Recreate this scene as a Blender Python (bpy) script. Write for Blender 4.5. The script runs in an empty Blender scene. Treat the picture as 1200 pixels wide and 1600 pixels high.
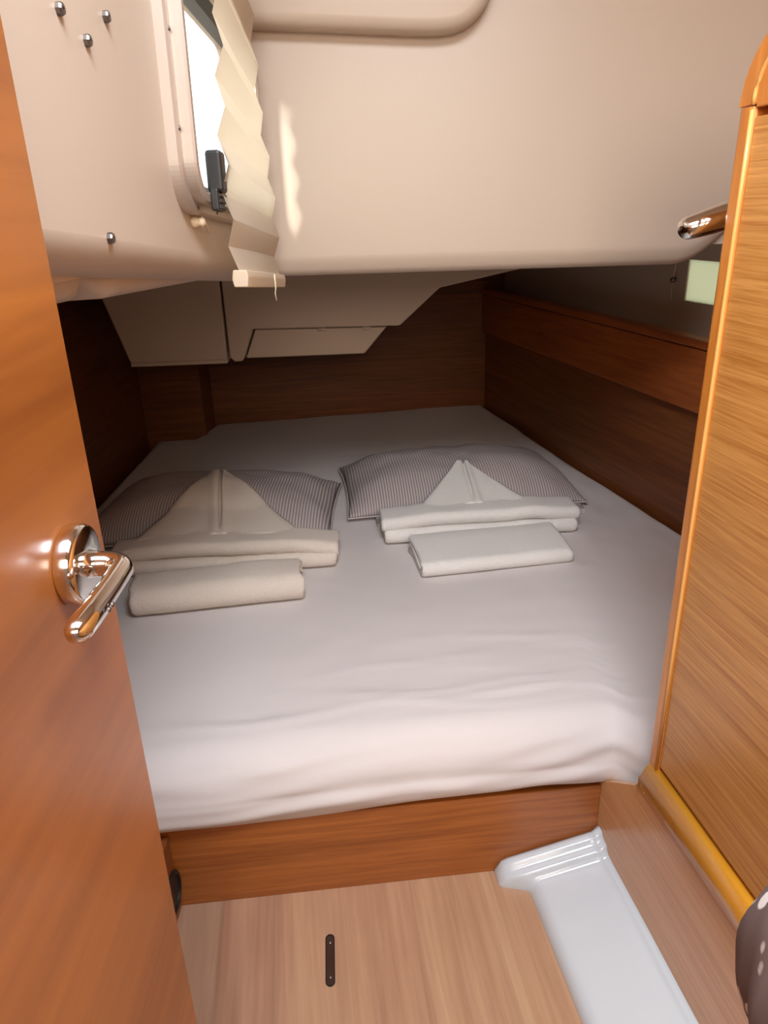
import bpy, bmesh, math, random
from mathutils import Vector, Matrix, noise
random.seed(7)
C = bpy.context.scene.collection
scene = bpy.context.scene
PI = math.pi

# ------------------------------------------------------------------ camera
F_PX, CAM_H = 1140.0, 1.2
cd = bpy.data.cameras.new('camera'); cam = bpy.data.objects.new('camera', cd); C.objects.link(cam)
cd.sensor_fit = 'VERTICAL'; cd.sensor_height = 24.0; cd.lens = F_PX / 1600.0 * 24.0
cd.clip_start = 0.02
down = Vector((84.0, 2733.0, F_PX)).normalized()             # world down seen in camera axes (x right, y down, z forward)
upc = -down
fw = (Vector((0, 0, 1)) - upc * upc.z).normalized()
rt = fw.cross(upc)
if rt.x < 0: rt = -rt
def to_world(v): return Vector((rt.dot(v), fw.dot(v), upc.dot(v)))
cx, cy, cz = to_world(Vector((1, 0, 0))), to_world(Vector((0, -1, 0))), to_world(Vector((0, 0, -1)))
cam.matrix_world = Matrix(((cx.x, cy.x, cz.x, 0), (cx.y, cy.y, cz.y, 0), (cx.z, cy.z, cz.z, CAM_H), (0, 0, 0, 1)))
scene.camera = cam

# ------------------------------------------------------------------ world, sun, large lights, exposure
w = bpy.data.worlds.new('world'); scene.world = w; w.use_nodes = True
bg = w.node_tree.nodes['Background']; bg.inputs[0].default_value = (0.93, 0.96, 1.0, 1); bg.inputs[1].default_value = 3.0
def area(name, loc, target, sx, sy, power, col):
    l = bpy.data.lights.new(name, 'AREA'); l.shape = 'RECTANGLE'; l.size = sx; l.size_y = sy; l.energy = power; l.color = col
    o = bpy.data.objects.new(name, l); C.objects.link(o); o.location = loc
    o.rotation_euler = (Vector(target) - Vector(loc)).to_track_quat('-Z', 'Y').to_euler(); return o
sl = bpy.data.lights.new('sun', 'SUN'); sl.energy = 6.0; sl.angle = 0.14; sl.color = (1.0, 0.93, 0.82)
so = bpy.data.objects.new('sun', sl); C.objects.link(so)
so.rotation_euler = Vector((0.205, 0.90, -0.235)).to_track_quat('-Z', 'Y').to_euler()
# daylight falling through the deck hatch over the saloon, and an added warm fill light behind the camera
area('hatch_daylight', (0.12, 0.18, 1.985), (0.12, 0.181, 0.0), 0.55, 0.55, 33.0, (0.84, 0.92, 1.0))
area('saloon_fill', (0.16, -0.75, 1.62), (0.02, 2.2, 0.66), 0.7, 0.5, 5.4, (1.0, 0.86, 0.72)).data.spread = math.radians(95)
vs = scene.view_settings
vs.view_transform = 'Standard'; vs.look = 'None'; vs.gamma = 1.0; vs.use_curve_mapping = False; vs.exposure = 0.0

# ------------------------------------------------------------------ materials
def newmat(name):
    m = bpy.data.materials.new(name); m.use_nodes = True
    nt = m.node_tree; b = nt.nodes['Principled BSDF']; return m, nt, b
def lin(r, g, b):
    f = lambda c: (c / 255 / 12.92) if c / 255 <= 0.04045 else ((c / 255 + 0.055) / 1.055) ** 2.4
    return (f(r), f(g), f(b), 1)
def plain(name, col, rough=0.5, metal=0.0, bump=0.0, bscale=200.0, coat=0.0, var=0.0, vscale=3.0):
    m, nt, b = newmat(name)
    b.inputs['Base Color'].default_value = col; b.inputs['Roughness'].default_value = rough; b.inputs['Metallic'].default_value = metal
    if coat: b.inputs['Coat Weight'].default_value = coat; b.inputs['Coat Roughness'].default_value = 0.1
    tc = nt.nodes.new('ShaderNodeTexCoord')
    if bump:
        n = nt.nodes.new('ShaderNodeTexNoise'); n.inputs['Scale'].default_value = bscale; n.inputs['Detail'].default_value = 3
        bp = nt.nodes.new('ShaderNodeBump'); bp.inputs['Strength'].default_value = bump; bp.inputs['Distance'].default_value = 0.002
        nt.links.new(tc.outputs['Object'], n.inputs['Vector']); nt.links.new(n.outputs['Fac'], bp.inputs['Height']); nt.links.new(bp.outputs['Normal'], b.inputs['Normal'])
    if var:
        n = nt.nodes.new('ShaderNodeTexNoise'); n.inputs['Scale'].default_value = vscale; n.inputs['Detail'].default_value = 4
        r = nt.nodes.new('ShaderNodeMix'); r.data_type = 'RGBA'
        r.inputs[6].default_value = col; r.inputs[7].default_value = (col[0] * (1 - var), col[1] * (1 - var), col[2] * (1 - var), 1)
        nt.links.new(tc.outputs['Object'], n.inputs['Vector']); nt.links.new(n.outputs['Fac'], r.inputs[0]); nt.links.new(r.outputs[2], b.inputs['Base Color'])
    return m
def wood(name, c1, c2, scale, rotz=0.0, rough=0.35, coat=0.3, contrast=(0.36, 0.64), figure=0.35):
    """c1 dark grain, c2 ground; scale = noise stretch per axis (small along the grain)."""
    m, nt, b = newmat(name)
    tc = nt.nodes.new('ShaderNodeTexCoord')
    rot = nt.nodes.new('ShaderNodeMapping'); rot.inputs['Rotation'].default_value = (0, 0, rotz)
    mp = nt.nodes.new('ShaderNodeMapping'); mp.inputs['Scale'].default_value = scale
    n = nt.nodes.new('ShaderNodeTexNoise'); n.inputs['Scale'].default_value = 1.0; n.inputs['Detail'].default_value = 5; n.inputs['Roughness'].default_value = 0.6; n.inputs['Distortion'].default_value = 0.4
    mp2 = nt.nodes.new('ShaderNodeMapping'); mp2.inputs['Scale'].default_value = tuple(s * 0.12 for s in scale)
    n2 = nt.nodes.new('ShaderNodeTexNoise'); n2.inputs['Scale'].default_value = 1.0; n2.inputs['Detail'].default_value = 2; n2.inputs['Distortion'].default_value = 1.2
    mx = nt.nodes.new('ShaderNodeMath'); mx.operation = 'MULTIPLY_ADD'; mx.inputs[1].default_value = figure
    sc = nt.nodes.new('ShaderNodeMath'); sc.operation = 'MULTIPLY'; sc.inputs[1].default_value = 1 - figure
    cr = nt.nodes.new('ShaderNodeValToRGB'); cr.color_ramp.elements[0].position = contrast[0]; cr.color_ramp.elements[1].position = contrast[1]
    cr.color_ramp.elements[0].color = c1; cr.color_ramp.elements[1].color = c2
    L = nt.links.new
    L(tc.outputs['Object'], rot.inputs['Vector']); L(rot.outputs['Vector'], mp.inputs['Vector']); L(rot.outputs['Vector'], mp2.inputs['Vector'])
    L(mp.outputs['Vector'], n.inputs['Vector']); L(mp2.outputs['Vector'], n2.inputs['Vector'])
    L(n.outputs['Fac'], sc.inputs[0]); L(n2.outputs['Fac'], mx.inputs[0]); L(sc.outputs[0], mx.inputs[2]); L(mx.outputs[0], cr.inputs['Fac']); L(cr.outputs['Color'], b.inputs['Base Color'])
    bp = nt.nodes.new('ShaderNodeBump'); bp.inputs['Strength'].default_value = 0.12; bp.inputs['Distance'].default_value = 0.0006
    L(n.outputs['Fac'], bp.inputs['Height']); L(bp.outputs['Normal'], b.inputs['Normal'])
    b.inputs['Roughness'].default_value = rough; b.inputs['Coat Weight'].default_value = coat; b.inputs['Coat Roughness'].default_value = 0.18
    return m
LOCK_A = math.atan2(0.147, 0.989)       # the lockers on the right run a little off the fore-and-aft axis
M = {}
M['gelcoat'] = plain('cream_gelcoat', lin(194, 176, 158), 0.42, bump=0.03, bscale=60, var=0.06, vscale=2.2)
M['plinth'] = plain('white_gelcoat', lin(208, 214, 219), 0.18, coat=0.4)
M['liner'] = plain('grey_liner', lin(196, 182, 166), 0.8, bump=0.15, bscale=500)
M['locker_grey'] = plain('beige_moulding', lin(190, 168, 148), 0.6, bump=0.1, bscale=300, var=0.08)
M['door_wood'] = wood('door_veneer', lin(136, 76, 30), lin(172, 104, 42), (9, 2.2, 42), rough=0.38, coat=0.25, figure=0.6)
M['locker_wood'] = wood('locker_veneer', lin(176, 112, 46), lin(216, 156, 84), (60, 7, 330), rotz=-LOCK_A, rough=0.4, coat=0.2, figure=0.3)
M['trim_wood'] = wood('solid_trim', lin(196, 116, 40), lin(222, 146, 66), (60, 60, 5), rough=0.35, coat=0.3)
M['bead_highlight_wood'] = wood('pale_bead_highlight', lin(222, 160, 86), lin(236, 182, 108), (60, 60, 5), rough=0.35)  # paler than the trim: the edge highlight is put into the bead's colour
M['rail_wood'] = wood('rail_timber', lin(222, 146, 32), lin(238, 170, 52), (60, 4, 60), rotz=-LOCK_A, rough=0.3, coat=0.4)
M['panel_wood'] = wood('lower_panel_veneer', lin(200, 142, 92), lin(224, 172, 124), (60, 5, 220), rotz=-LOCK_A, rough=0.35, coat=0.3)
M['base_wood'] = wood('berth_front_veneer', lin(142, 78, 28), lin(182, 108, 46), (3, 30, 110), rough=0.4, coat=0.2)
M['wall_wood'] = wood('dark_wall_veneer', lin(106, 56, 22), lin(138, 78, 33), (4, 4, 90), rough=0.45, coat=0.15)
M['fiddle_wood'] = wood('shelf_fiddle', lin(140, 70, 28), lin(176, 96, 44), (4, 4, 60), rough=0.4, coat=0.2)
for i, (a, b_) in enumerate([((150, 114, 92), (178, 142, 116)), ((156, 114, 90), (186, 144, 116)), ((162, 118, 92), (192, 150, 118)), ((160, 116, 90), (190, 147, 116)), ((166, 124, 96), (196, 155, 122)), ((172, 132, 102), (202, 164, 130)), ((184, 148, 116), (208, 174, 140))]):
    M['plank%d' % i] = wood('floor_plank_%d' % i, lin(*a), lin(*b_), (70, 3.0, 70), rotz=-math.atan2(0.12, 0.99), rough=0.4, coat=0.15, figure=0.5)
M['sheet'] = plain('white_cotton_sheet', lin(222, 214, 212), 0.85, bump=0.12, bscale=900)
M['towel'] = plain('cream_terry', lin(226, 214, 202), 0.95, bump=1.0, bscale=260)
M['towel_white'] = plain('white_terry', lin(236, 232, 228), 0.95, bump=1.0, bscale=260)
M['chrome'] = plain('chrome', (0.82, 0.81, 0.80, 1), 0.07, 1.0)
M['brass'] = plain('brass_catch', (0.75, 0.55, 0.25, 1), 0.3, 1.0)
M['alu'] = plain('brushed_aluminium', lin(190, 176, 164), 0.42, 0.55, var=0.08, vscale=20)
M['black'] = plain('black_plastic', (0.012, 0.011, 0.011, 1), 0.45)
M['brownplastic'] = plain('dark_brown_plastic', lin(58, 36, 26), 0.35)
M['steel'] = plain('grey_steel_bolt', lin(120, 112, 106), 0.3, 0.9)
M['cream_plastic'] = plain('cream_plastic', lin(226, 208, 180), 0.5)
M['greenish'] = None

def stripe_mat():
    m, nt, b = newmat('striped_pillowcase')
    uv = nt.nodes.new('ShaderNodeUVMap'); sx = nt.nodes.new('ShaderNodeSeparateXYZ')
    mu = nt.nodes.new('ShaderNodeMath'); mu.operation = 'MULTIPLY'; mu.inputs[1].default_value = 2 * PI / 0.0082
    si = nt.nodes.new('ShaderNodeMath'); si.operation = 'SINE'
    cr = nt.nodes.new('ShaderNodeValToRGB'); cr.color_ramp.elements[0].position = 0.0; cr.color_ramp.elements[1].position = 0.9
    cr.color_ramp.elements[0].color = lin(142, 130, 130); cr.color_ramp.elements[1].color = lin(202, 192, 189)
    ad = nt.nodes.new('ShaderNodeMath'); ad.operation = 'MULTIPLY_ADD'; ad.inputs[1].default_value = 0.5; ad.inputs[2].default_value = 0.42
    L = nt.links.new
    L(uv.outputs['UV'], sx.inputs[0]); L(sx.outputs['X'], mu.inputs[0]); L(mu.outputs[0], si.inputs[0]); L(si.outputs[0], ad.inputs[0]); L(ad.outputs[0], cr.inputs['Fac']); L(cr.outputs['Color'], b.inputs['Base Color'])
    b.inputs['Roughness'].default_value = 0.9
    return m
M['stripe'] = stripe_mat()

def cloth_trans(name, col, tw):
    m, nt, b = newmat(name); out = nt.nodes['Material Output']
    b.inputs['Base Color'].default_value = col; b.inputs['Roughness'].default_value = 0.9
    t = nt.nodes.new('ShaderNodeBsdfTranslucent'); t.inputs['Color'].default_value = (col[0], col[1] * 0.93, col[2] * 0.82, 1)
    mx = nt.nodes.new('ShaderNodeMixShader'); mx.inputs[0].default_value = tw
    tc = nt.nodes.new('ShaderNodeTexCoord'); n = nt.nodes.new('ShaderNodeTexNoise'); n.inputs['Scale'].default_value = 350; n.inputs['Detail'].default_value = 3
    bp = nt.nodes.new('ShaderNodeBump'); bp.inputs['Strength'].default_value = 0.25; bp.inputs['Distance'].default_value = 0.001
    L = nt.links.new
    L(tc.outputs['Object'], n.inputs['Vector']); L(n.outputs['Fac'], bp.inputs['Height']); L(bp.outputs['Normal'], b.inputs['Normal'])
    L(b.outputs[0], mx.inputs[1]); L(t.outputs[0], mx.inputs[2]); L(mx.outputs[0], out.inputs['Surface'])
    return m
M['blind'] = cloth_trans('cream_blind_fabric', lin(240, 228, 208), 0.5)
M['frost'] = cloth_trans('pale_green_frosted_pane', lin(222, 230, 218), 0.6)

def glass_mat():
    m, nt, b = newmat('window_glass'); out = nt.nodes['Material Output']
    t = nt.nodes.new('ShaderNodeBsdfTransparent'); t.inputs['Color'].default_value = (0.93, 0.95, 0.95, 1)
    g = nt.nodes.new('ShaderNodeBsdfGlossy'); g.inputs['Roughness'].default_value = 0.03
    mx = nt.nodes.new('ShaderNodeMixShader'); mx.inputs[0].default_value = 0.06
    nt.links.new(t.outputs[0], mx.inputs[1]); nt.links.new(g.outputs[0], mx.inputs[2]); nt.links.new(mx.outputs[0], out.inputs['Surface'])
    return m
M['glass'] = glass_mat()

def clothing_mat():
    m, nt, b = newmat('flecked_dark_fabric')
    tc = nt.nodes.new('ShaderNodeTexCoord'); mp = nt.nodes.new('ShaderNodeMapping'); mp.inputs['Scale'].default_value = (1, 1, 0.35)
    v = nt.nodes.new('ShaderNodeTexVoronoi'); v.inputs['Scale'].default_value = 70
    cr = nt.nodes.new('ShaderNodeValToRGB'); cr.color_ramp.elements[0].position = 0.30; cr.color_ramp.elements[1].position = 0.36
    cr.color_ramp.elements[0].color = lin(235, 230, 226); cr.color_ramp.elements[1].color = lin(112, 94, 90)
    L = nt.links.new
    L(tc.outputs['Object'], mp.inputs['Vector']); L(mp.outputs['Vector'], v.inputs['Vector']); L(v.outputs['Distance'], cr.inputs['Fac']); L(cr.outputs['Color'], b.inputs['Base Color'])
    b.inputs['Roughness'].default_value = 0.9
    return m
M['clothing'] = clothing_mat()

# ------------------------------------------------------------------ helpers
def root_loc(p):
    v = Vector((0, 0, 0))
    while p is not None: v += p.location; p = p.parent
    return v
def mk(name, verts, faces, mat, parent=None, smooth=False, uv=None, bevel=0.0, seg=2):
    """one mesh object from world-space vertices; its origin goes to the base of the shape (or to its thing's origin)."""
    vs_ = [Vector(v) for v in verts]
    if parent is not None: o0 = root_loc(parent)
    else:
        xs = [v.x for v in vs_]; ys = [v.y for v in vs_]; zs = [v.z for v in vs_]
        o0 = Vector(((min(xs) + max(xs)) / 2, (min(ys) + max(ys)) / 2, min(zs)))
    me = bpy.data.meshes.new(name); me.from_pydata([tuple(v - o0) for v in vs_], [], faces)
    if uv is not None:
        ul = me.uv_layers.new(name='UVMap')
        for lp in me.loops: ul.data[lp.index].uv = uv[lp.vertex_index]
    bm = bmesh.new(); bm.from_mesh(me)
    bmesh.ops.recalc_face_normals(bm, faces=bm.faces)
    if bevel:
        bmesh.ops.bevel(bm, geom=[e for e in bm.edges if len(e.link_faces) == 2 and e.calc_face_angle(0) > 0.3], offset=bevel, segments=seg, affect='EDGES', profile=0.5, clamp_overlap=True)
    bm.to_mesh(me); bm.free()
    me.materials.append(mat)
    if smooth:
        for p in me.polygons: p.use_smooth = True
    o = bpy.data.objects.new(name, me); C.objects.link(o)
    if parent is not None: o.parent = parent
    else: o.location = o0
    return o
def tag(o, label, cat, group=None):
    o['label'] = label; o['category'] = cat
    if group: o['group'] = group
    return o
def struct(o, label=None):
    o['kind'] = 'structure'
    if label: o['label'] = label
    return o
def thing(name, loc, label, cat, group=None):
    e = bpy.data.objects.new(name, None); C.objects.link(e); e.location = loc; e.empty_display_size = 0.05
    return tag(e, label, cat, group)
def boxv(x0, x1, y0, y1, z0, z1):
    v = [(x, y, z) for z in (z0, z1) for y in (y0, y1) for x in (x0, x1)]
    f = [(0, 1, 3, 2), (4, 6, 7, 5), (0, 4, 5, 1), (2, 3, 7, 6), (0, 2, 6, 4), (1, 5, 7, 3)]
    return v, f
def box(name, b, mat, parent=None, bevel=0.003, seg=2, smooth=False):
    v, f = boxv(*b); return mk(name, v, f, mat, parent, smooth, bevel=bevel, seg=seg)
def prism(poly, a, b, fn):
    """extrude a 2-D polygon between parameters a and b; fn(p, q, t) -> world point"""
    n = len(poly); v = [fn(p[0], p[1], a) for p in poly] + [fn(p[0], p[1], b) for p in poly]
    f = [tuple(range(n)), tuple(range(2 * n - 1, n - 1, -1))] + [(i, (i + 1) % n, n + (i + 1) % n, n + i) for i in range(n)]
    return v, f
def slab(poly, z0, z1): return prism(poly, z0, z1, lambda p, q, t: (p, q, t))
def wallv(p, q, z0, z1, th):
    """vertical slab from plan point p to q, thickened by th on the side to the right of p->q"""
    d = Vector((q[0] - p[0], q[1] - p[1])).normalized(); n = Vector((d.y, -d.x)) * th
    return slab([p, q, (q[0] + n.x, q[1] + n.y), (p[0] + n.x, p[1] + n.y)], z0, z1)
def tube(path, radii, nseg=14, flat=1.0, upv=(0, 0, 1), cap=True):
    pts = [Vector(p) for p in path]; n = len(pts); v = []; f = []
    if not hasattr(radii, '__len__'): radii = [radii] * n
    for i, p in enumerate(pts):
        t = (pts[min(i + 1, n - 1)] - pts[max(i - 1, 0)]).normalized()
        u = Vector(upv)
        if abs(t.dot(u)) > 0.95: u = Vector((1, 0, 0))
        s = t.cross(u).normalized(); u = s.cross(t)
        for k in range(nseg):
            a = 2 * PI * k / nseg
            v.append(p + s * math.cos(a) * radii[i] * flat + u * math.sin(a) * radii[i])
    for i in range(n - 1):
        for k in range(nseg):
            k2 = (k + 1) % nseg; f.append((i * nseg + k, i * nseg + k2, (i + 1) * nseg + k2, (i + 1) * nseg + k))
    if cap: f.append(tuple(range(nseg))); f.append(tuple((n - 1) * nseg + k for k in range(nseg)))
    return v, f
def lathe(prof, centre, axis, nseg=32):
    """prof: (radius, distance along axis)"""
    ax = Vector(axis).normalized(); s = ax.cross(Vector((0, 0, 1)) if abs(ax.z) < 0.9 else Vector((1, 0, 0))).normalized(); u = ax.cross(s)
    c = Vector(centre); v = []; f = []
    for r, h in prof:
        for k in range(nseg):
            a = 2 * PI * k / nseg; v.append(c + ax * h + (s * math.cos(a) + u * math.sin(a)) * r)
    n = len(prof)
    for i in range(n - 1):
        for k in range(nseg):
            k2 = (k + 1) % nseg; f.append((i * nseg + k, i * nseg + k2, (i + 1) * nseg + k2, (i + 1) * nseg + k))
    f.append(tuple(range(nseg))); f.append(tuple((n - 1) * nseg + k for k in range(nseg)))
    return v, f
def grid(nu, nv, fn):
    v = [fn(i / nu, j / nv) for j in range(nv + 1) for i in range(nu + 1)]
    f = [(j * (nu + 1) + i, j * (nu + 1) + i + 1, (j + 1) * (nu + 1) + i + 1, (j + 1) * (nu + 1) + i) for j in range(nv) for i in range(nu)]
    return v, f
def sstep(a, b, x):
    t = max(0.0, min(1.0, (x - a) / (b - a))); return t * t * (3 - 2 * t)
def nz(x, y, z=0.0): return noise.noise(Vector((x, y, z)))

# ------------------------------------------------------------------ setting: floor
B0, B1 = Vector((-0.402, 0.986)), Vector((0.392, 1.061))        # foot of the berth front
bd = (B1 - B0).normalized()
def front_y(x): return B0.y + (x - B0.x) * bd.y / bd.x
LD = Vector((-0.147, 0.989)).normalized()                        # locker direction, forward
LN = Vector((LD.y, -LD.x))                                       # to the right of it, into the lockers
LP = Vector((0.392, 1.061))                                      # foot of the right-hand panel at the berth front
def lk(s, off, z):                                               # s metres towards the camera from the berth front, off to the right
    p = LP - LD * s + LN * off; return (p.x, p.y, z)
floor = struct(mk('floor', *slab([(-1.1, -1.7), (1.45, -1.7), (1.45, 3.6), (-1.1, 3.6)], -0.05, -0.008), M['plank0']), 'light walnut laminate cabin floor')
pdir = Vector((-0.12, 0.993)).normalized()
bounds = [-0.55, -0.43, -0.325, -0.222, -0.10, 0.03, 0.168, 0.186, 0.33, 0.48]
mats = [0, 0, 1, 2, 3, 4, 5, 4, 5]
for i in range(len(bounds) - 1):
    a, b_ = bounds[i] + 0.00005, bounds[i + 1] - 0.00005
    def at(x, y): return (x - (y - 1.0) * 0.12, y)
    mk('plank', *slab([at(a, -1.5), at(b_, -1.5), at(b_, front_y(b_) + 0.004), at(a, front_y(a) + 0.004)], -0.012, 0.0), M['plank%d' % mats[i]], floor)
# finger slot in the floor hatch
sd = Vector((-0.056, 0.998)).normalized(); s0 = Vector((-0.114, 0.822)); s1 = Vector((-0.120, 0.917))
def stadium(r):
    n = Vector((sd.y, -sd.x)); a, b_ = s0 + sd * 0.008, s1 - sd * 0.008; out = []
    for k in range(9):
        t = PI * k / 8; out.append(b_ + n * math.cos(t) * r + sd * math.sin(t) * r)
    for k in range(9):
        t = PI + PI * k / 8; out.append(a + n * math.cos(t) * r + sd * math.sin(t) * r)
    return [(p.x, p.y) for p in out]
slot = thing('floor_hatch_pull', (-0.117, 0.87, 0), 'dark brown oblong finger pull let into the walnut floor', 'floor pull')
mk('plate', *slab(stadium(0.0065), -0.004, 0.0006), M['brownplastic'], slot)
o_, i_ = stadium(0.0082), stadium(0.0062); n_ = len(o_)
rv = [(p[0], p[1], 0.0) for p in o_] + [(p[0], p[1], 0.0016) for p in o_] + [(p[0], p[1], 0.0016) for p in i_] + [(p[0], p[1], 0.0) for p in i_]
rf = [(k * n_ + j, k * n_ + (j + 1) % n_, ((k + 1) % 4) * n_ + (j + 1) % n_, ((k + 1) % 4) * n_ + j) for k in range(4) for j in range(n_)]
mk('rim', rv, rf, M['black'], slot)
for p in (s0 + sd * 0.017, s1 - sd * 0.015): mk('screw', *lathe([(0.003, 0.0), (0.003, 0.0014), (0.002, 0.002)], (p.x, p.y, 0.0), (0, 0, 1), 12), M['steel'], slot, smooth=False)

# left low panel beside the floor, with its round black vent
wl = struct(box('wall_lower_left', (-0.44, -0.402, -1.5, 0.984, 0, 0.176), M['wall_wood'], bevel=0.002), 'dark veneered side panel left of the floor')
vent = thing('round_vent', (-0.402, 0.951, 0.07), 'round black vent low on the wooden side panel behind the door', 'vent')
mk('rim', *lathe([(0.040, 0.0), (0.040, 0.004), (0.036, 0.007), (0.032, 0.006), (0.032, 0.001)], (-0.402, 0.951, 0.072), (1, 0, 0), 32), M['black'], vent, smooth=False)
mk('insert', *lathe([(0.0315, 0.0), (0.0315, 0.003), (0.012, 0.0045), (0.001, 0.0045)], (-0.402, 0.951, 0.072), (1, 0, 0), 32), M['black'], vent)

# ------------------------------------------------------------------ setting: wooden walls round the berth
RW0, RW1 = Vector((0.841, 1.922)), Vector((0.479, 3.333))        # right wall at mattress level
rwd = (RW1 - RW0).normalized(); rwn = Vector((rwd.y, -rwd.x))    # to the right (outboard)
def rw(s, off, z): p = RW0 + rwd * s + rwn * off; return (p.x, p.y, z)
S_NEAR, S_FAR = -1.1, 1.47
def rprism(poly, s0_=S_NEAR, s1_=S_FAR): return prism(poly, s0_, s1_, lambda p, q, t: rw(t, p, q))
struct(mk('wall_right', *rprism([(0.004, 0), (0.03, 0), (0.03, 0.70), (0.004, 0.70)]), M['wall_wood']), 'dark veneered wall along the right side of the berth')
fid = struct(mk('trim_1', *rprism([(-0.022, 0.675), (0.01, 0.672), (0.01, 0.84), (-0.022, 0.838)], S_NEAR, 1.45), M['fiddle_wood'], bevel=0.004), 'wooden fiddle board along the side shelf')
mk('capping', *rprism([(-0.027, 0.8405), (0.015, 0.8405), (0.015, 0.866), (-0.027, 0.864)], S_NEAR, 1.45), M['fiddle_wood'], fid, bevel=0.006, seg=3)
mk('shelf_board', *rprism([(0.0155, 0.83), (0.10, 0.83), (0.10, 0.845), (0.0155, 0.845)], S_NEAR, 1.45), M['fiddle_wood'], fid)
# hull liner above the shelf, pierced by the hull window
LO = 0.085
gy0, gy1, gz0, gz1 = -0.02, 0.203, 0.932, 1.043
pc = []
for a, b_, c_, d_ in ((S_NEAR, gy0, 0.80, 1.52), (gy1, 1.6, 0.80, 1.52), (gy0, gy1, 0.80, gz0), (gy0, gy1, gz1, 1.52)): pc.append((a, b_, c_, d_))
lv, lf = [], []
for a, b_, c_, d_ in pc:
    k = len(lv)
    for off in (LO, LO + 0.012):
        lv += [rw(a, off, c_), rw(b_, off, c_), rw(b_, off, d_), rw(a, off, d_)]
    lf += [(k, k + 1, k + 2, k + 3), (k + 7, k + 6, k + 5, k + 4), (k, k + 4, k + 5, k + 1), (k + 1, k + 5, k + 6, k + 2), (k + 2, k + 6, k + 7, k + 3), (k + 3, k + 7, k + 4, k)]
struct(mk('wall_right_upper', lv, lf, M['liner']), 'grey padded hull liner above the side shelf')
win2 = struct(mk('window_2', *prism([(LO + 0.004, gz0), (LO + 0.008, gz0), (LO + 0.008, gz1), (LO + 0.004, gz1)], gy0, gy1, lambda p, q, t: rw(t, p, q)), M['frost']), 'pale green frosted hull window at the right')
cordp = [rw(0.240, LO - 0.012, 1.10), rw(0.243, LO - 0.012, 1.03), rw(0.248, LO - 0.012, 0.99)]
pull = thing('blind_pull_cord', rw(0.248, LO - 0.012, 0.93), 'thin cord with a small dark bead hanging beside the pale green hull window', 'cord')
mk('cord', *tube(cordp + [rw(0.252, LO - 0.011, 0.965), rw(0.246, LO - 0.011, 0.93)], 0.0011, 6), M['cream_plastic'], pull, smooth=True)
mk('bead', *lathe([(0.001, -0.008), (0.006, -0.0065), (0.0085, 0), (0.006, 0.0065), (0.001, 0.008)], rw(0.248, LO - 0.0125, 0.985), (0, 0, 1), 14), M['steel'], pull, smooth=True)

BK = [(-0.748, 3.192), (0.62, 3.352)]
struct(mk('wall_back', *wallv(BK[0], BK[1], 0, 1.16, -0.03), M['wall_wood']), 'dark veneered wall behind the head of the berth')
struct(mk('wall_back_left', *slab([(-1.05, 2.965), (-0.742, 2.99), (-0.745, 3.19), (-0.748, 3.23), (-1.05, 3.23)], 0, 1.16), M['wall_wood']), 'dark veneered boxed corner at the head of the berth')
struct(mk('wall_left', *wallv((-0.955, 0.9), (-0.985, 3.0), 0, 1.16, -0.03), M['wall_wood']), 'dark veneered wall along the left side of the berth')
struct(box('wall_front_left', (-1.05, -0.43, 0.90, 0.925, 0.18, 1.145), M['wall_wood'], bevel=0))

# ------------------------------------------------------------------ setting: white mouldings of the cockpit well
WX0, WY1, WK = -0.216, 1.5, 0.043
def wx(y): return WX0 - WK * (WY1 - y)
def wallbot(y): return 1.193 - (max(y, 0.4) - 0.60) * 0.095
# window placed in the left face, tilted a little with the moulding
wo = Vector((wx(0.945), 0.945, 1.203))
eu = Vector((WK, 1.0, -0.070)).normalized(); en = Vector((1, -WK, 0)).normalized(); ev = eu.cross(en); ev = ev if ev.z > 0 else -ev
WW, WH = 0.475, 0.292
def wp(u, v, n): return wo + eu * u + ev * v + en * n
def rrect(inset, r, n=16):
    out = []; x0, x1, y0, y1 = inset, WW - inset, inset, WH - inset; r = max(r, 0.004)
    for (ccx, ccy, a0) in ((x1 - r, y1 - r, 0), (x0 + r, y1 - r, PI / 2), (x0 + r, y0 + r, PI), (x1 - r, y0 + r, 1.5 * PI)):
        for k in range(n + 1):
            a = a0 + (PI / 2) * k / n; out.append((ccx + r * math.cos(a), ccy + r * math.sin(a)))
    return out
def ring(sections, parent, name, mat):
    """rounded-rectangle ring: sections = [(inset, radius, height)] closed into a loop"""
    v, f = [], []; n = None
    for ins, r, h in sections:
        loop = rrect(ins, r); n = len(loop); v += [wp(p[0], p[1], h) for p in loop]
    m_ = len(sections)
    for k in range(m_):
        for j in range(n):
            k2 = (k + 1) % m_; j2 = (j + 1) % n; f.append((k * n + j, k * n + j2, k2 * n + j2, k2 * n + j))
    o = mk(name, v, f, mat, parent, smooth=False)
    return o
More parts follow.
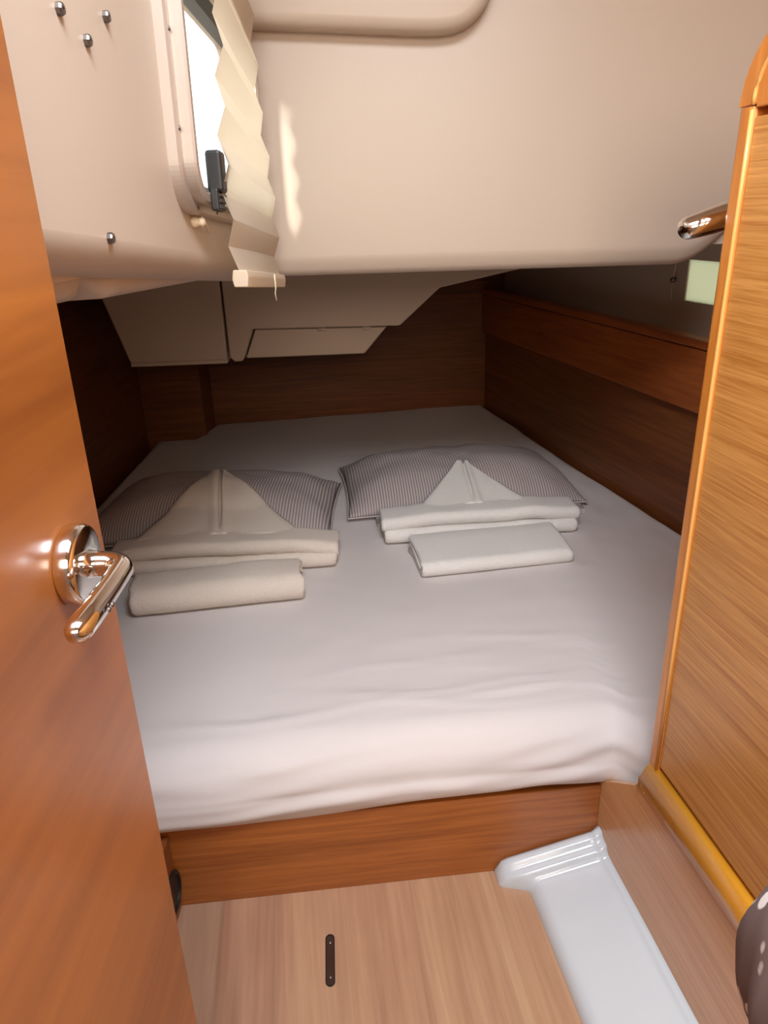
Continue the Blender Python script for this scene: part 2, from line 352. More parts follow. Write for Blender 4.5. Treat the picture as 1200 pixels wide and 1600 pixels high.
def left_wall():
    bm = bmesh.new()
    ys = [-1.6 + i * (1.56 + 1.6) / 63 for i in range(64)]
    bot = [bm.verts.new((wx(y), y, wallbot(y))) for y in ys]
    top = [bm.verts.new((wx(1.56), 1.56, 2.0)), bm.verts.new((wx(-1.6), -1.6, 2.0))]
    loop = bot + top
    hole = [bm.verts.new(wp(p[0], p[1], 0.0)) for p in rrect(0.014, 0.05)]
    ed = [bm.edges.new((loop[i], loop[(i + 1) % len(loop)])) for i in range(len(loop))]
    ed += [bm.edges.new((hole[i], hole[(i + 1) % len(hole)])) for i in range(len(hole))]
    bmesh.ops.triangle_fill(bm, use_beauty=True, use_dissolve=False, edges=ed)
    # reveal of the window hole, going outboard
    hb = [bm.verts.new(Vector(v.co) - en * 0.03) for v in hole]
    for i in range(len(hole)): bm.faces.new((hole[i], hole[(i + 1) % len(hole)], hb[(i + 1) % len(hole)], hb[i]))
    # the lower edge rolls under, outboard
    prev = bot
    for k in range(1, 9):
        a = PI / 2 * k / 8 * 1.15; r = 0.034
        cur = [bm.verts.new((wx(y) - r * (1 - math.cos(a)), y, wallbot(y) - r * math.sin(a))) for y in ys]
        for i in range(len(ys) - 1): bm.faces.new((prev[i], prev[i + 1], cur[i + 1], cur[i]))
        prev = cur
    cur = [bm.verts.new((wx(y) - 0.12, y, wallbot(y) - 0.030)) for y in ys]
    for i in range(len(ys) - 1): bm.faces.new((prev[i], prev[i + 1], cur[i + 1], cur[i]))
    bm.normal_update()
    v = [tuple(q.co) for q in bm.verts]; bm.verts.index_update(); f = [tuple(q.index for q in fc.verts) for fc in bm.faces]; bm.free()
    return v, f
wul = struct(mk('wall_upper_left', *left_wall(), M['gelcoat'], smooth=False), 'cream moulded side of the cockpit well with the opening window')
for p in wul.data.polygons: p.use_smooth = abs(p.normal.z) > 0.02
for (y, z) in ((0.701, 1.355), (0.806, 1.371), (0.750, 1.342), (0.730, 1.181)):
    bl = mk('bolt', *lathe([(0.0052, 0.0), (0.0052, 0.0035), (0.0042, 0.0052), (0.0016, 0.0054), (0.0014, 0.0035)], (wx(y), y, z), tuple(en), 8), M['steel'], wul)
# skirt lobes hanging under the roll
def lobe(y0, y1, z0, z1, name='skirt'):
    n = 14; pts = []
    for k in range(n + 1):
        t = k / n; y = y0 + (y1 - y0) * t
        pts.append((y, z0 + (z1 - z0) * t))
    X = -0.278
    v = []; f = []
    prof = [(0.0, 1.175, None), (0.0, 0.014, 1), (0.004, 0.005, 1), (0.012, 0.0, 1), (0.07, -0.002, 1)]
    for (y, zb) in pts:
        e = 0.0
        dy = min(y - y0, y1 - y, 0.035); e = 0.028 * (1 - dy / 0.035) ** 2
        for dx, dz, rel in prof:
            v.append((wx(y) - 0.032 - dx - e * 0.6, y, 1.165 if rel is None else zb + dz + e))
    m_ = len(prof)
    for i in range(n):
        for k in range(m_ - 1): f.append((i * m_ + k, (i + 1) * m_ + k, (i + 1) * m_ + k + 1, i * m_ + k + 1))
    return mk(name, v, f, M['gelcoat'], wul, smooth=True)
lobe(0.52, 0.755, 1.131, 1.126)
lobe(0.755, 1.30, 1.122, 1.100)

def back_face():
    nx = 100; rows = [(1.66, 1.088), (1.56, 1.080), (1.530, 1.0795), (1.517, 1.082), (1.507, 1.092), (1.502, 1.106), (1.500, 1.112), (1.500, 1.118), (1.500, 1.13), (1.501, 1.2), (1.504, 1.35), (1.508, 1.5), (1.515, 1.80), (1.52, 2.0)]
    v, f = [], []
    X0, X1 = WX0 - 0.004, 1.25
    for y, z in rows:
        for i in range(nx + 1):
            x = X0 + (X1 - X0) * i / nx
            e = max(0.0, x - 0.585); lift = min(0.34, 6.5 * e * e)
            v.append((x, y, 2.0 - (2.0 - z) * (1 - lift / 0.92)))
    m_ = nx + 1
    for j in range(len(rows) - 1):
        for i in range(nx): f.append((j * m_ + i, j * m_ + i + 1, (j + 1) * m_ + i + 1, (j + 1) * m_ + i))
    return v, f
wub = struct(mk('wall_upper_back', *back_face(), M['gelcoat'], smooth=True), 'cream moulded end face of the cockpit well above the berth')
bpoly = [(-0.235, 2.0), (-0.235, 1.494), (-0.10, 1.486), (0.06, 1.476), (0.11, 1.474)]
for k in range(9):
    a = -PI / 2 + (PI / 2) * k / 8 * 0.9; bpoly.append((0.13 + 0.085 * math.cos(a), 1.56 + 0.085 * math.sin(a)))
bpoly += [(0.228, 2.0)]
struct(mk('trim_2', *prism(bpoly, 1.455, 1.53, lambda p, q, t: (p, t, q)), M['gelcoat'], bevel=0.02, seg=4, smooth=True), 'rounded step moulded into the cream end face')
struct(box('wall_upper_side', (0.70, 0.712, 1.68, 3.4, 1.12, 1.50), M['gelcoat'], bevel=0))
# decks closing the space overhead
struct(mk('ceiling', *slab([(wx(-1.6) - 0.01, -1.6), (1.4, -1.6), (1.4, 1.56), (wx(1.56) - 0.01, 1.56)], 2.0, 2.03), M['gelcoat']), 'cream deckhead')
struct(mk('ceiling_berth', *slab([(-1.05, 1.53), (0.712, 1.53), (0.712, 3.45), (-1.05, 3.45)], 1.115, 1.14), M['liner']))
struct(mk('ceiling_berth_left', *slab([(-1.05, -1.6), (-0.38, -1.6), (-0.243, 1.545), (-1.05, 1.545)], 1.147, 1.17), M['liner']))
struct(mk('ceiling_side', *slab([(0.70, 1.52), (1.4, 1.52), (1.4, 3.5), (0.70, 3.5)], 1.50, 1.52), M['gelcoat']))
# the saloon behind the camera
struct(box('wall_saloon_back', (-0.75, 1.4, -1.63, -1.6, 0, 2.0), M['gelcoat'], bevel=0))
struct(box('wall_saloon_left', (-0.75, -0.72, -1.6, 0.90, 0, 1.16), M['gelcoat'], bevel=0))
struct(box('wall_saloon_right', (1.2, 1.23, -1.6, 1.52, 0, 2.0), M['panel_wood'], bevel=0))

# ------------------------------------------------------------------ window_1
win = bpy.data.objects.new('window_1', None); C.objects.link(win); win.location = wo; struct(win, 'opening port window with an aluminium frame in the cream moulding')
fr = ring([(0.0, 0.055, 0.0), (0.0, 0.055, 0.012), (0.003, 0.053, 0.015), (0.012, 0.045, 0.015), (0.014, 0.044, 0.0)], win, 'outer_frame', M['alu'])
ring([(0.012, 0.046, 0.0), (0.012, 0.046, 0.027), (0.014, 0.044, 0.030), (0.023, 0.036, 0.030), (0.026, 0.034, 0.026), (0.026, 0.034, 0.0)], win, 'inner_frame', M['alu'])
ring([(0.0262, 0.034, -0.004), (0.0262, 0.034, 0.024), (0.036, 0.026, 0.014), (0.036, 0.026, -0.004)], win, 'gasket', M['black'])
pl = rrect(0.035, 0.027); n_ = len(pl)
mk('pane', [wp(p[0], p[1], 0.002) for p in pl] + [wp(p[0], p[1], 0.006) for p in pl], [tuple(range(n_)), tuple(range(2 * n_ - 1, n_ - 1, -1))] + [(i, (i + 1) % n_, n_ + (i + 1) % n_, n_ + i) for i in range(n_)], M['glass'], win)
for (u, v) in ((0.0075, 0.09), (0.0075, 0.19), (0.055, 0.0075), (0.15, 0.0075)):
    mk('screw', *lathe([(0.0026, 0.0), (0.0026, 0.0014), (0.0014, 0.0018)], wp(u, v, 0.0148), tuple(en), 10), M['steel'], fr)
def wbox(u0, u1, v0, v1, n0, n1): 
    v = [wp(u, vv, n) for n in (n0, n1) for vv in (v0, v1) for u in (u0, u1)]
    return v, [(0, 1, 3, 2), (4, 6, 7, 5), (0, 4, 5, 1), (2, 3, 7, 6), (0, 2, 6, 4), (1, 5, 7, 3)]
la = mk('latch', *wbox(0.062, 0.098, 0.004, 0.030, 0.030, 0.040), M['black'], win, bevel=0.002)
mk('latch_lever', *wbox(0.066, 0.094, 0.026, 0.075, 0.026, 0.046), M['black'], la, bevel=0.004)
for k in range(3): mk('latch_ridge', *wbox(0.064, 0.096, 0.007 + k * 0.007, 0.010 + k * 0.007, 0.040, 0.043), M['black'], la)

# ------------------------------------------------------------------ pleated blind hanging in front of the window
BY0, BY1, BZ0, BZ1 = 1.030, 1.335, 1.105, 1.580
bo = thing('pleated_blind', (wx(1.2) + 0.045, 1.2, 1.09), 'cream pleated fabric blind hanging half across the opening window', 'blind')
NP = 7
def blind_fn(u, v):
    k = v * NP; fr_ = k - math.floor(k); tri = abs(2 * fr_ - 1)            # 1 at folds, 0 between
    z = BZ1 + (BZ0 + 0.022 - BZ1) * v
    skew = 0.012 * v
    y = BY0 + (BY1 - BY0) * u + 0.006 * (tri - 0.5) * (1 - 2 * u) + 0.062 * v * u - 0.010 * v * (1 - u)
    z -= 0.036 * u
    bulge = 0.008 * math.sin(PI * v) + 0.005 * math.sin(2.2 * PI * v + 2 * u)
    x = wx(y) + 0.046 + bulge + (0.010 * (tri - 0.5)) - 0.010 * u + 0.002 * nz(u * 3, v * 9, 4.0)
    return (x, y, z)
bv, bf = grid(24, NP * 8, blind_fn)
pf = mk('pleated_fabric', bv, bf, M['blind'], bo, smooth=False)
e0, e1 = Vector(blind_fn(0, 1)), Vector(blind_fn(1, 1))
bar = []
for q in (e0, e1):
    for dx, dz in ((-0.009, 0.0), (0.009, 0.0), (0.011, -0.008), (0.009, -0.022), (-0.009, -0.022), (-0.011, -0.012)): bar.append((q.x + dx, q.y, q.z + dz + 0.002))
mk('bottom_bar', bar, [tuple(range(6)), tuple(range(11, 5, -1))] + [(i, (i + 1) % 6, 6 + (i + 1) % 6, 6 + i) for i in range(6)], M['blind'], bo, bevel=0.0015)
cm = e0.lerp(e1, 0.62)
mk('pull_cord', *tube([(cm.x + 0.012, cm.y, cm.z), (cm.x + 0.0125, cm.y, cm.z - 0.022), (cm.x + 0.010, cm.y + 0.003, cm.z - 0.030), (cm.x + 0.011, cm.y + 0.008, cm.z - 0.042)], 0.0013, 8), M['cream_plastic'], bo, smooth=True)
t0, t1 = Vector(blind_fn(0, 0)), Vector(blind_fn(1, 0))
hv = []
for q in (t0, t1):
    for dx, dz in ((-0.022, -0.004), (0.012, -0.004), (0.012, 0.022), (-0.022, 0.022)): hv.append((q.x + dx, q.y, q.z + dz))
mk('head_rail', hv, [(0, 1, 2, 3), (7, 6, 5, 4)] + [(i, (i + 1) % 4, 4 + (i + 1) % 4, 4 + i) for i in range(4)], M['cream_plastic'], bo, bevel=0.002)
# cord cleats
rc = Vector((wx(1.415) + 0.008, 1.415, 1.492))
tor = [(rc.x + 0.010 + 0.004 * math.cos(a), rc.y + 0.011 * math.cos(a), rc.z + 0.013 * math.sin(a)) for a in [2 * PI * k / 18 for k in range(19)]]
ringo = thing('cord_ring', (rc.x, rc.y, rc.z - 0.015), 'small cream cord ring in the corner beside the blind', 'cord ring')
mk('loop', *tube(tor, 0.0028, 8, cap=False), M['cream_plastic'], ringo, smooth=True)
mk('foot', *lathe([(0.008, 0), (0.008, 0.003), (0.004, 0.005), (0.003, 0.010)], (wx(1.415), 1.415, 1.494), tuple(en), 14), M['cream_plastic'], ringo, smooth=True)
cq = wp(0.075, -0.008, 0.0)
cl = thing('cord_cleat', tuple(cq), 'small knotted cream cord cleat under the window frame', 'cord cleat')
mk('foot', *lathe([(0.007, 0), (0.007, 0.004), (0.0045, 0.010), (0.0065, 0.014), (0.003, 0.017)], tuple(cq), tuple(en), 14), M['cream_plastic'], cl, smooth=True)
mk('cord', *tube([tuple(cq + en * 0.012 + eu * t + ev * s) for t, s in ((-0.006, 0.004), (0.0, -0.007), (0.007, 0.004), (0.012, -0.004), (0.02, 0.0), (0.034, -0.012))], 0.0016, 8), M['cream_plastic'], cl, smooth=True)

# ------------------------------------------------------------------ moulded locker under the cockpit, over the head of the berth
ul = thing('overhead_locker', (-0.2, 2.5, 0.77), 'beige moulded locker hanging under the cream cockpit moulding above the pillows', 'locker')
def ext(poly, y0, y1, name, parent, bevel=0.004, lean=0.10, mat=None):
    # lower part of the face leans away from the camera
    def fn(p, q, t):
        return (p * (1 + 0), t + (0 if t > 2.5 else (1.0 - q) * lean), q)
    return mk(name, *prism(poly, y0, y1, fn), mat or M['locker_grey'], parent, bevel=bevel, seg=3)
sc_ = lambda x, z, k: (x * k, 1.2 - (1.2 - z) * k)      # carry a point of the y=2.2 plane back along its sight line ratio
ext([(-0.83, 1.11), (-0.803, 0.985), (-0.752, 0.777), (-0.460, 0.779), (-0.452, 1.11)], 2.2, 2.9, 'left_bin', ul, 0.006)
ext([(-0.447, 1.11), (-0.452, 0.795), (-0.438, 0.781), (-0.414, 0.783), (-0.375, 0.878), (0.064, 0.875), (0.182, 0.981), (0.43, 1.030), (0.43, 1.11)], 2.2, 2.9, 'right_bin', ul, 0.005)
ext([(-0.410, 0.7845), (-0.372, 0.872), (0.026, 0.869), (-0.045, 0.788)], 2.235, 2.9, 'drop_flap', ul, 0.005)
for x in (-0.17, -0.035): mk('hinge', *tube([(x - 0.012, 2.24, 0.868), (x + 0.012, 2.24, 0.868)], 0.006, 10), M['locker_grey'], ul, smooth=True)
mk('edge_lip', *prism([(-0.752, 0.776), (-0.460, 0.778), (-0.460, 0.790), (-0.752, 0.789)], 2.2165, 2.26, lambda p, q, t: (p, t, q)), M['locker_grey'], ul, bevel=0.003)

# ------------------------------------------------------------------ door_1 : open door on the left with its lever
DX, DY = -0.212, 0.503
door = struct(box('door_1', (DX - 0.022, DX, -0.20, DY, 0.015, 1.78), M['door_wood'], bevel=0.0025), 'reddish brown veneered cabin door standing open on the left')
hc = Vector((DX, 0.441, 0.985))
ros = mk('handle_rosette', *lathe([(0.0265, 0.0), (0.0275, 0.002), (0.0275, 0.009), (0.0262, 0.0118), (0.024, 0.0128), (0.008, 0.0132), (0.001, 0.0132)], hc, (1, 0, 0), 48), M['chrome'], door, smooth=True)
ros['label'] = 'round chrome rosette'
p0 = hc + Vector((0.010, 0, 0))
path = [p0, p0 + Vector((0.012, 0, 0))]; rad = [0.0098, 0.0085]
for k in range(9):
    a = PI / 2 * k / 8; path.append(hc + Vector((0.026 + 0.012 * math.sin(a), 0.010 - 0.012 + 0.002 - 0.012 * (1 - math.cos(a)) * 1.0 + 0.0, 0))); rad.append(0.0083 - 0.0006 * k / 8)
lx = path[-1].x
for t, r in ((0.02, 0.0076), (0.036, 0.0078), (0.052, 0.0082), (0.064, 0.0082), (0.070, 0.0068), (0.0735, 0.004), (0.0745, 0.001)):
    path.append(Vector((lx - 0.004 * (t / 0.07) ** 2, hc.y - 0.012 - t, hc.z - 0.004 * (t / 0.07)))); rad.append(r)
lev = mk('handle_lever', *tube(path, rad, 18, flat=1.0), M['chrome'], door, smooth=True); lev['label'] = 'chrome lever'
for t in (0.040, 0.046): mk('screw', *lathe([(0.0016, 0), (0.0016, 0.0012), (0.0008, 0.0016)], (lx + 0.0072, hc.y - 0.012 - t, hc.z - 0.0025), (1, 0, 0), 10), M['steel'], lev)

# ------------------------------------------------------------------ right side: ramp plinth, lower panel with rail, tall locker
def lprism(poly, s0_, s1_): return prism(poly, s0_, s1_, lambda p, q, t: lk(t, p, q))
wlr = struct(mk('wall_lower_right', *prism([(-0.012, 0.0), (0.86, 0.0), (0.86, 0.315), (0.138, 0.315), (0.0, 0.200), (-0.012, 0.198)], 0.0, 0.02, lambda p, q, t: lk(p, t, q)), M['panel_wood'], bevel=0.001), 'light brown veneered lower panel on the right')
# half-round rail
rp = [(0.045, 0.292), (0.012, 0.292)]
for k in range(13):
    a = -PI / 2 - PI * 0.80 * k / 12; rp.append((0.026 + 0.036 * math.cos(a), 0.331 + 0.039 * math.sin(a)))
rp += [(0.045, 0.37)]
rail = mk('half_round_rail', *lprism(rp, 0.138, 0.86), M['rail_wood'], wlr, smooth=False); rail['label'] = 'golden rounded timber rail'
for p in rail.data.polygons: p.use_smooth = len(p.vertices) == 4
# sloping white plinth
def ramp():
    # rows along s (towards the camera), columns across (off<0 is towards the floor)
    v, f = [], []
    ss = [-0.006, 0.000, 0.002, 0.007, 0.012, 0.0145, 0.017, 0.021, 0.026, 0.031, 0.034, 0.0365, 0.039, 0.043, 0.046, 0.049, 0.056, 0.07, 0.10, 0.2, 0.35, 0.55, 0.8]
    lift = [0.022, 0.0255, 0.0262, 0.0262, 0.0255, 0.0235, 0.020, 0.0165, 0.0150, 0.0150, 0.0145, 0.0120, 0.0080, 0.0035, 0.0015, 0.0006, 0, 0, 0, 0, 0, 0, 0]
    nc = 16
    for s, l in zip(ss, lift):
        wide = -0.200 + 0.052 * sstep(0.026, 0.050, s) 
        for i in range(nc + 1):
            t = i / nc; off = wide * (1 - t) + 0.0005 * t
            z = 0.006 + 0.054 * ((off + 0.196) / 0.196) * (1 - 0.25 * sstep(0.1, 0.8, s))
            edge = sstep(0.0, 0.08, t)
            z = max(0.0, (z + l) * (0.25 + 0.75 * edge) if t < 0.08 else z + l)
            z += 0.010 * sstep(0.95, 1.0, t)
            v.append(lk(s + 0.0075 + (off * 0.055), off, z))
    m_ = nc + 1; n = len(ss); f = [(j * m_ + i, j * m_ + i + 1, (j + 1) * m_ + i + 1, (j + 1) * m_ + i) for j in range(n - 1) for i in range(nc)]
    k = len(v); v += [(p[0], p[1], 0.0) for p in v[:k]]
    for j in range(n - 1):
        f.append((j * m_, (j + 1) * m_, k + (j + 1) * m_, k + j * m_)); f.append((j * m_ + nc, (j + 1) * m_ + nc, k + (j + 1) * m_ + nc, k + j * m_ + nc))
    for i in range(nc):
        f.append((i, i + 1, k + i + 1, k + i)); f.append(((n - 1) * m_ + i, (n - 1) * m_ + i + 1, k + (n - 1) * m_ + i + 1, k + (n - 1) * m_ + i))
    return v, f
tag(mk('moulded_plinth', *ramp(), M['plinth'], smooth=True), 'glossy white sloping plinth with a ridged end at the foot of the right panel', 'plinth')

lo = thing('tall_locker', lk(0.45, 0.25, 0.37), 'tall honey oak veneered locker with rounded top edge at the right', 'locker')
SE = 0.127                                        # far end of the locker
mk('carcass', *lprism([(0.030, 0.372), (0.50, 0.372), (0.50, 1.285), (0.030, 1.285)], SE + 0.006, 1.9), M['locker_wood'], lo)
mk('panel', *lprism([(0.008, 0.372), (0.0295, 0.372), (0.0295, 1.281), (0.008, 1.281)], SE + 0.0305, 1.85), M['locker_wood'], lo, bevel=0.0015)
def edge_poly():      # plan section of the edge post: (off, s)
    pts = [(0.0295, SE)]
    for k in range(7):
        a = PI / 2 * k / 6; pts.append((0.016 - 0.012 * math.sin(a) , SE + 0.012 - 0.012 * math.cos(a)))
    pts += [(0.004, SE + 0.024), (0.006, SE + 0.0285), (0.010, SE + 0.030), (0.0295, SE + 0.030)]
    return pts
mk('edge_post', *prism(edge_poly(), 0.312, 1.2915, lambda p, q, t: lk(q, p, t)), M['trim_wood'], lo)
# beads and rounded corner piece: profile in (s, z)
def arc(r, c0, c1, n=10): return [(c0 - r * math.cos(PI / 2 * k / n), c1 + r * math.sin(PI / 2 * k / n)) for k in range(n + 1)]
cp = [(SE + 0.0, 1.293)] + arc(0.085, SE + 0.085, 1.293) + [(1.85, 1.378), (1.85, 1.290), (SE + 0.032, 1.290), (SE + 0.032, 1.293)]
mk('corner_cap', *prism(cp, 0.006, 0.030, lambda p, q, t: lk(p, t, q)), M['trim_wood'], lo, bevel=0.004, seg=3)
bp_ = arc(0.062, SE + 0.089, 1.293, 12)
mk('bead', *tube([lk(SE + 0.0275, 0.0055, z) for z in (0.33, 0.6, 0.9, 1.2, 1.288)], 0.0026, 8), M['bead_highlight_wood'], lo, smooth=True)
mk('bead', *tube([lk(p[0], 0.006, p[1]) for p in bp_] + [lk(1.2, 0.006, 1.355)], 0.0026, 8), M['bead_highlight_wood'], lo, smooth=True)
mk('locker_top', *lprism([(0.0305, 1.286), (0.50, 1.286), (0.50, 1.372), (0.0305, 1.372)], SE + 0.09, 1.85), M['locker_wood'], lo)
# chrome lever on the end of the locker
hs = SE - 0.034
hp, hr = [], []
for t, r in ((0.0, 0.0165), (0.01, 0.0172), (0.025, 0.0168), (0.04, 0.0158), (0.055, 0.0145), (0.066, 0.0130), (0.0695, 0.0105), (0.0705, 0.004)):
    q = lk(hs, 0.055 - t * 1.15, 1.184 - 0.020 * (t / 0.07)); hp.append(q); hr.append(r)
hd = mk('chrome_handle', *tube(hp, hr, 24, flat=1.25, upv=(0, 0, 1)), M['chrome'], lo, smooth=True); hd['label'] = 'chrome lever sticking out behind the edge'
mk('handle_stem', *tube([lk(hs, 0.045, 1.18), lk(SE + 0.01, 0.045, 1.18)], 0.009, 14), M['chrome'], hd, smooth=True)
# small brass catch at the berth corner
bc = thing('brass_catch', lk(0.12, 0.004, 0.300), 'small brass catch at the foot of the locker edge beside the mattress', 'catch')
mk('plate', *lprism([(-0.001, 0.300), (0.008, 0.300), (0.008, 0.318), (-0.001, 0.318)], 0.118, 0.140), M['brass'], bc, bevel=0.001)
mk('pin', *tube([lk(0.129, -0.001, 0.308), lk(0.129, -0.009, 0.308)], 0.0028, 10), M['brass'], bc)

# ------------------------------------------------------------------ berth: base and mattress
bb = thing('berth_base', (0.0, 1.02, 0.0), 'brown veneered front board of the berth under the white mattress', 'bed base')
bn = Vector((-bd.y, bd.x))
def fp(x, off): return (x, front_y(x) + off)
mk('front_board', *slab([fp(-0.44, 0), fp(0.391, 0), fp(0.391, 0.018), fp(-0.44, 0.018)], 0.0, 0.188), M['base_wood'], bb, bevel=0.001)
mk('berth_top', *slab([fp(-0.94, 0.019), fp(0.86, 0.019), (0.985, 1.35), (0.47, 3.32), (-0.73, 3.18), (-0.74, 2.97), (-0.94, 2.95)], 0.165, 0.178), M['base_wood'], bb)

MT, MB, MR = 0.33, 0.192, 0.082
def rbx(y): return RW0.x + (y - RW0.y) * rwd.x / rwd.y - 0.006
ML = -0.944
def far_y(x):
    a = 2.945 + (x + 0.944) * 0.10; b_ = 3.335 + (x - 0.48) * 0.117
    return a + (b_ - a) * sstep(-0.775, -0.715, x)
def mfront(x): return front_y(x) - 0.010 - 0.012 * sstep(0.0, -0.5, x) - 0.055 * sstep(0.40, 0.46, x)
random.seed(11)
WR = []
for k in range(30):
    yy = random.uniform(0.03, 0.26); WR.append((yy, random.uniform(-0.1, 0.42), random.uniform(0.10, 0.34), random.uniform(-0.10, 0.07), random.uniform(0.0035, 0.009), random.uniform(0.0006, 0.0020)))
for k in range(8):
    WR.append((random.uniform(0.0, 0.06), random.uniform(-0.45, 0.4), random.uniform(0.15, 0.4), random.uniform(-0.05, 0.05), random.uniform(0.008, 0.014), random.uniform(0.0008, 0.0018)))
def hem_z(x): return MB - 0.006 + 0.010 * sstep(-0.4, 0.4, x) + 0.004 * math.sin(x * 9.0) + 0.003 * nz(x * 6, 2.2) - 0.020 * sstep(0.41, 0.44, x)
def mattress_fn(u, v):
    FV = 0.24                     # share of the rows spent on the front roll and face
    if v < FV:
        t = 1 - v / FV            # 1 at hem, 0 at start of the flat top
    else: t = 0.0
    s = max(0.0, (v - FV) / (1 - FV))
    s = s ** 1.15
    # plan
    y_guess = 1.06 + s * 2.2
    x = ML + (min(rbx(y_guess), 0.985) - ML) * u
    yf, yb = mfront(x) + MR, far_y(x)
    y = yf + (yb - yf) * s
    if True:
        x = ML + (min(rbx(y), 0.985) - ML) * u
        yf, yb = mfront(x) + MR, far_y(x); y = yf + (yb - yf) * s
    z = MT; 
    if t > 0:
        arcl = MR * PI / 2; hz = hem_z(x); total = arcl + (MT - MR - hz) + 0.014
        d = t * total
        if d < arcl:
            a = d / MR; y = yf - MR * math.sin(a); z = MT - MR * (1 - math.cos(a))
        elif d < total - 0.014:
            z = MT - MR - (d - arcl); y = yf - MR
            k = (d - arcl) / (MT - MR - hz)
            y += -0.008 * math.sin(PI * k) + 0.014 * k * k
        else:
            z = hz; y = yf - MR + 0.014 + (d - total + 0.014)
        y += 0.005 * nz(x * 7, z * 26, 3.1) * sstep(0, 0.3, t) * (1 - sstep(0.93, 1, t)) + 0.003 * math.sin((z - 0.10 * x) * 150 + 4 * nz(x * 3, 1.0)) * sstep(0.15, 0.4, t) * (1 - sstep(0.9, 1, t)) * (0.4 + 0.6 * nz(x * 4, z * 20, 8))
    # rolled edges at the sides and far end
    def roll(dist, r=0.035):
        if dist >= r: return 0.0
        k = 1 - max(dist, 0) / r; return r * (1 - math.sqrt(max(0.0, 1 - k * k)))
    side = min(x - ML, min(rbx(y), 0.985) - x)
    if s > 0 or t == 0:
        z -= max(roll(side), roll(yb - y) if s > 0.5 else 0)
        z += 0.016 * sstep(0.55, 1.0, s) * sstep(0.2, 0.9, u)                     # far right corner is pulled up
    # sheet wrinkles
    if side > 0.01:
        for (yo, xc, hw, sl_, wd, am) in WR:
            dx = (x - xc) / hw
            if abs(dx) > 1.6: continue
            dd = (y - (mfront(x) + MR) - yo - sl_ * (x - xc) - 0.01 * math.sin(x * 14 + yo * 50)) / wd
            if abs(dd) > 3: continue
            z += am * math.exp(-dd * dd) * math.exp(-dx * dx * 1.5)
        z += 0.0035 * nz(x * 4, y * 5, 0.3) + 0.0012 * nz(x * 14, y * 16, 5.0) 
        if y > 1.7 and x > 0.5: z += 0.003 * nz(x * 22, y * 7, 9.0)
    return (x, y, z)
NU, NV = 190, 210
mv, mf = grid(NU, NV, mattress_fn)
# skirt down the hidden sides
k = len(mv); side_idx = [j * (NU + 1) for j in range(NV, -1, -1)]; 
loop = [i for i in range(NU + 1)] + [j * (NU + 1) + NU for j in range(1, NV + 1)] + [NV * (NU + 1) + i for i in range(NU - 1, -1, -1)] + [j * (NU + 1) for j in range(NV - 1, 0, -1)]
mv += [(mv[i][0], mv[i][1], 0.2) for i in loop]; n_ = len(loop)
for a in range(n_):
    b_ = (a + 1) % n_
    if a < NU: continue
    mf.append((loop[a], loop[b_], k + b_, k + a))
mt = thing('mattress', (0.0, 2.0, 0.19), 'wide white mattress under a tight wrinkled cotton sheet', 'mattress')
mk('fitted_sheet', mv, mf, M['sheet'], mt, smooth=True)
mk('foam_core', *slab([fp(-0.90, 0.05), fp(0.86, 0.05), (0.90, 1.4), (0.43, 3.22), (-0.70, 3.12), (-0.72, 2.92), (-0.90, 2.9)], 0.202, 0.27), M['sheet'], mt)

